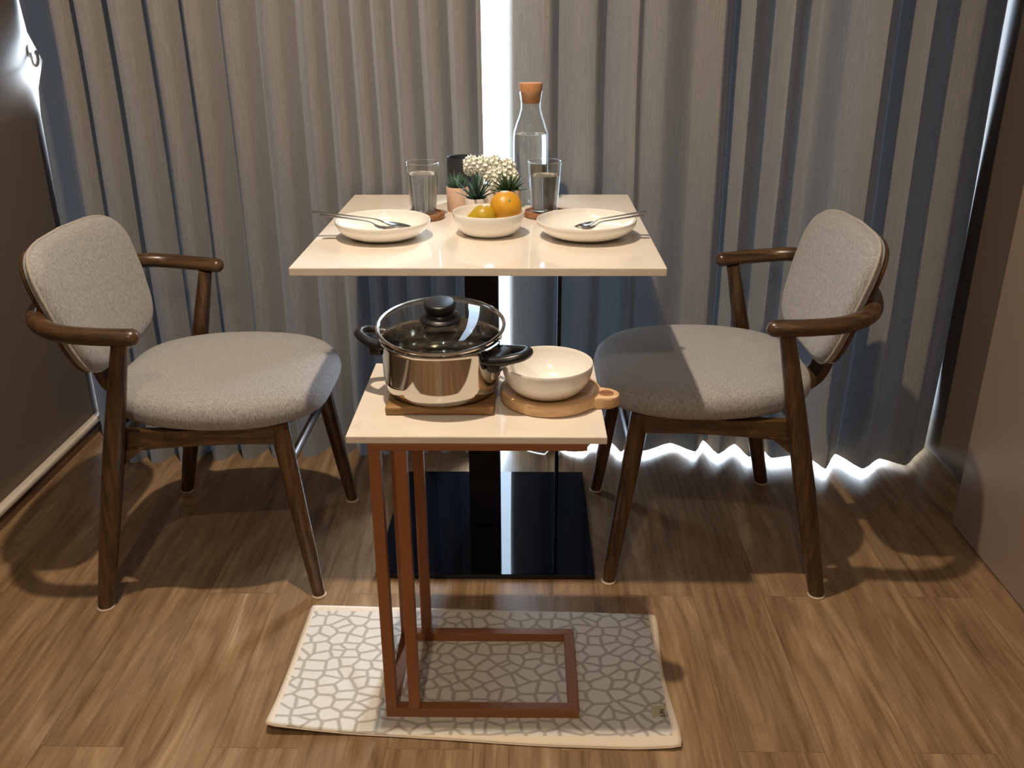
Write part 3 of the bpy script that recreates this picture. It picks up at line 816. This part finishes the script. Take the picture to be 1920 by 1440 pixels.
# succulents
def leafmesh(b, base, d, L, w, th, curl, mat_up=Vector((0, 0, 1))):
    d = Vector(d).normalized(); side = d.cross(mat_up)
    if side.length < .05: side = Vector((1, 0, 0))
    side.normalize(); nn = side.cross(d).normalized(); rings = []
    for i in range(8):
        f = i/7; c = Vector(base)+d*(L*f)+nn*(-curl*f*f)
        ww = w*(.75+.6*f-1.35*f**2.2)*.9+.0003; tt = th*(1-f)**.7+.0003
        rings.append([c+side*ww, c+nn*tt*.4, c-side*ww, c-nn*tt])
    loft(b, rings)
def planter(name, label, loc, r0, r1, H, potmat, kind):
    t = thing(name, label, 'plant', loc)
    b = bmesh.new(); lathe(b, [(0, 0), (r0, 0), (r0+.001, .001), (r1, H-.001), (r1-.0005, H), (r1-.003, H), (r1-.0035, H-.008), (0, H-.008)], 48); obj('pot', b, potmat, t)
    b = bmesh.new(); lathe(b, [(0, H-.0075), (r1-.0042, H-.0075), (r1-.0046, H-.004), (0, H-.003)], 36); obj('soil', b, M['soil'], t)
    b = bmesh.new(); random.seed(hash(kind) % 100 if False else {'agave': 4, 'rosette': 9, 'spiky': 15}[kind])
    if kind == 'agave':
        for ring, (n_, el, L) in enumerate(((7, 34, .056), (7, 54, .064), (5, 72, .066), (2, 85, .062))):
            for k in range(n_):
                a = 2*PI*k/n_+ring*.45+random.uniform(-.15, .15); e = math.radians(el+random.uniform(-6, 6))
                leafmesh(b, (.003*math.cos(a), .003*math.sin(a), H-.005), (math.cos(a)*math.cos(e), math.sin(a)*math.cos(e), math.sin(e)), L*random.uniform(.85, 1.08), .0046, .003, .004)
        m = M['agave']
    elif kind == 'spiky':
        for ring, (n_, el, L) in enumerate(((11, 15, .042), (10, 38, .044), (8, 58, .044), (4, 78, .040))):
            for k in range(n_):
                a = 2*PI*k/n_+ring*.3+random.uniform(-.15, .15); e = math.radians(el+random.uniform(-6, 6))
                leafmesh(b, (.004*math.cos(a), .004*math.sin(a), H-.004), (math.cos(a)*math.cos(e), math.sin(a)*math.cos(e), math.sin(e)), L*random.uniform(.85, 1.1), .0052, .004, .003)
        m = M['succ']
    else:
        for ring, (n_, el, L) in enumerate(((9, 22, .028), (9, 45, .034), (7, 62, .038), (4, 80, .040))):
            for k in range(n_):
                a = 2*PI*k/n_+ring*.35+random.uniform(-.2, .2); e = math.radians(el+random.uniform(-8, 8))
                leafmesh(b, (.005*math.cos(a), .005*math.sin(a), H-.004), (math.cos(a)*math.cos(e), math.sin(a)*math.cos(e), math.sin(e)), L*random.uniform(.85, 1.1), .0048, .0035, -.003)
        m = M['paleleaf']
    obj('leaves', b, m, t); return t
planter('potted_succulent', 'grey green succulent in a blush pot, leftmost plant beside the left water glass', (-.070, 2.130, Z), .024, .0265, .056, M['pot'], 'rosette')
planter('potted_succulent', 'spiky agave in a white pot, middle plant behind the fruit bowl', (-.022, 2.045, Z), .022, .0262, .047, M['whitepot'], 'agave')
planter('potted_succulent', 'dark green bushy succulent, the plant right behind the orange', (.048, 2.085, Z), .027, .030, .058, M['pot'], 'spiky')

# flowers
fv = thing('flower_bunch', 'bunch of cream white blossoms standing behind the succulents on the dining table', 'flowers', (.008, 2.158, Z-.0))
b = bmesh.new(); lathe(b, [(0, 0), (.024, 0), (.027, .004), (.029, .03), (.026, .048), (.022, .054), (.020, .054), (.022, .045), (.024, .03), (0, .02)], 40); obj('vase', b, M['whitepot'], fv)
heads = [(-.046, -.012, .116, .022), (-.020, -.010, .112, .025), (-.050, .006, .100, .018), (.006, .004, .114, .023), (.036, -.002, .106, .024), (.024, -.016, .090, .024), (.048, -.010, .088, .018), (.000, -.014, .090, .024), (.012, -.022, .072, .020), (.042, -.016, .076, .020)]
for hx, hy, hz, hr in heads:
    hz -= .010; hr *= .95
    b = bmesh.new(); tube(b, smoothpath([(hx*.15, hy*.1, .03), (hx*.5, hy*.4, .06), (hx, hy, hz)], 4), .0013, 6); sm = obj('flower_stem', b, M['stem'], fv)
    b = bmesh.new(); n_ = 34
    for k in range(n_):
        ph = math.acos(1-2*(k+.5)/n_); th_ = PI*(1+5**.5)*k
        d = Vector((math.sin(ph)*math.cos(th_), math.sin(ph)*math.sin(th_), math.cos(ph))); c = Vector((hx, hy, hz))+d*hr*.55
        for j in range(4):
            aa = j*PI/2+k; s_ = d.orthogonal().normalized(); s2 = d.cross(s_); q = s_*math.cos(aa)+s2*math.sin(aa)
            dd = (d*.75+q*.8).normalized(); leafmesh(b, c, dd, hr*.52, hr*.20, .0006, -.001, d)
    obj('blossom', b, M['petal'], sm)
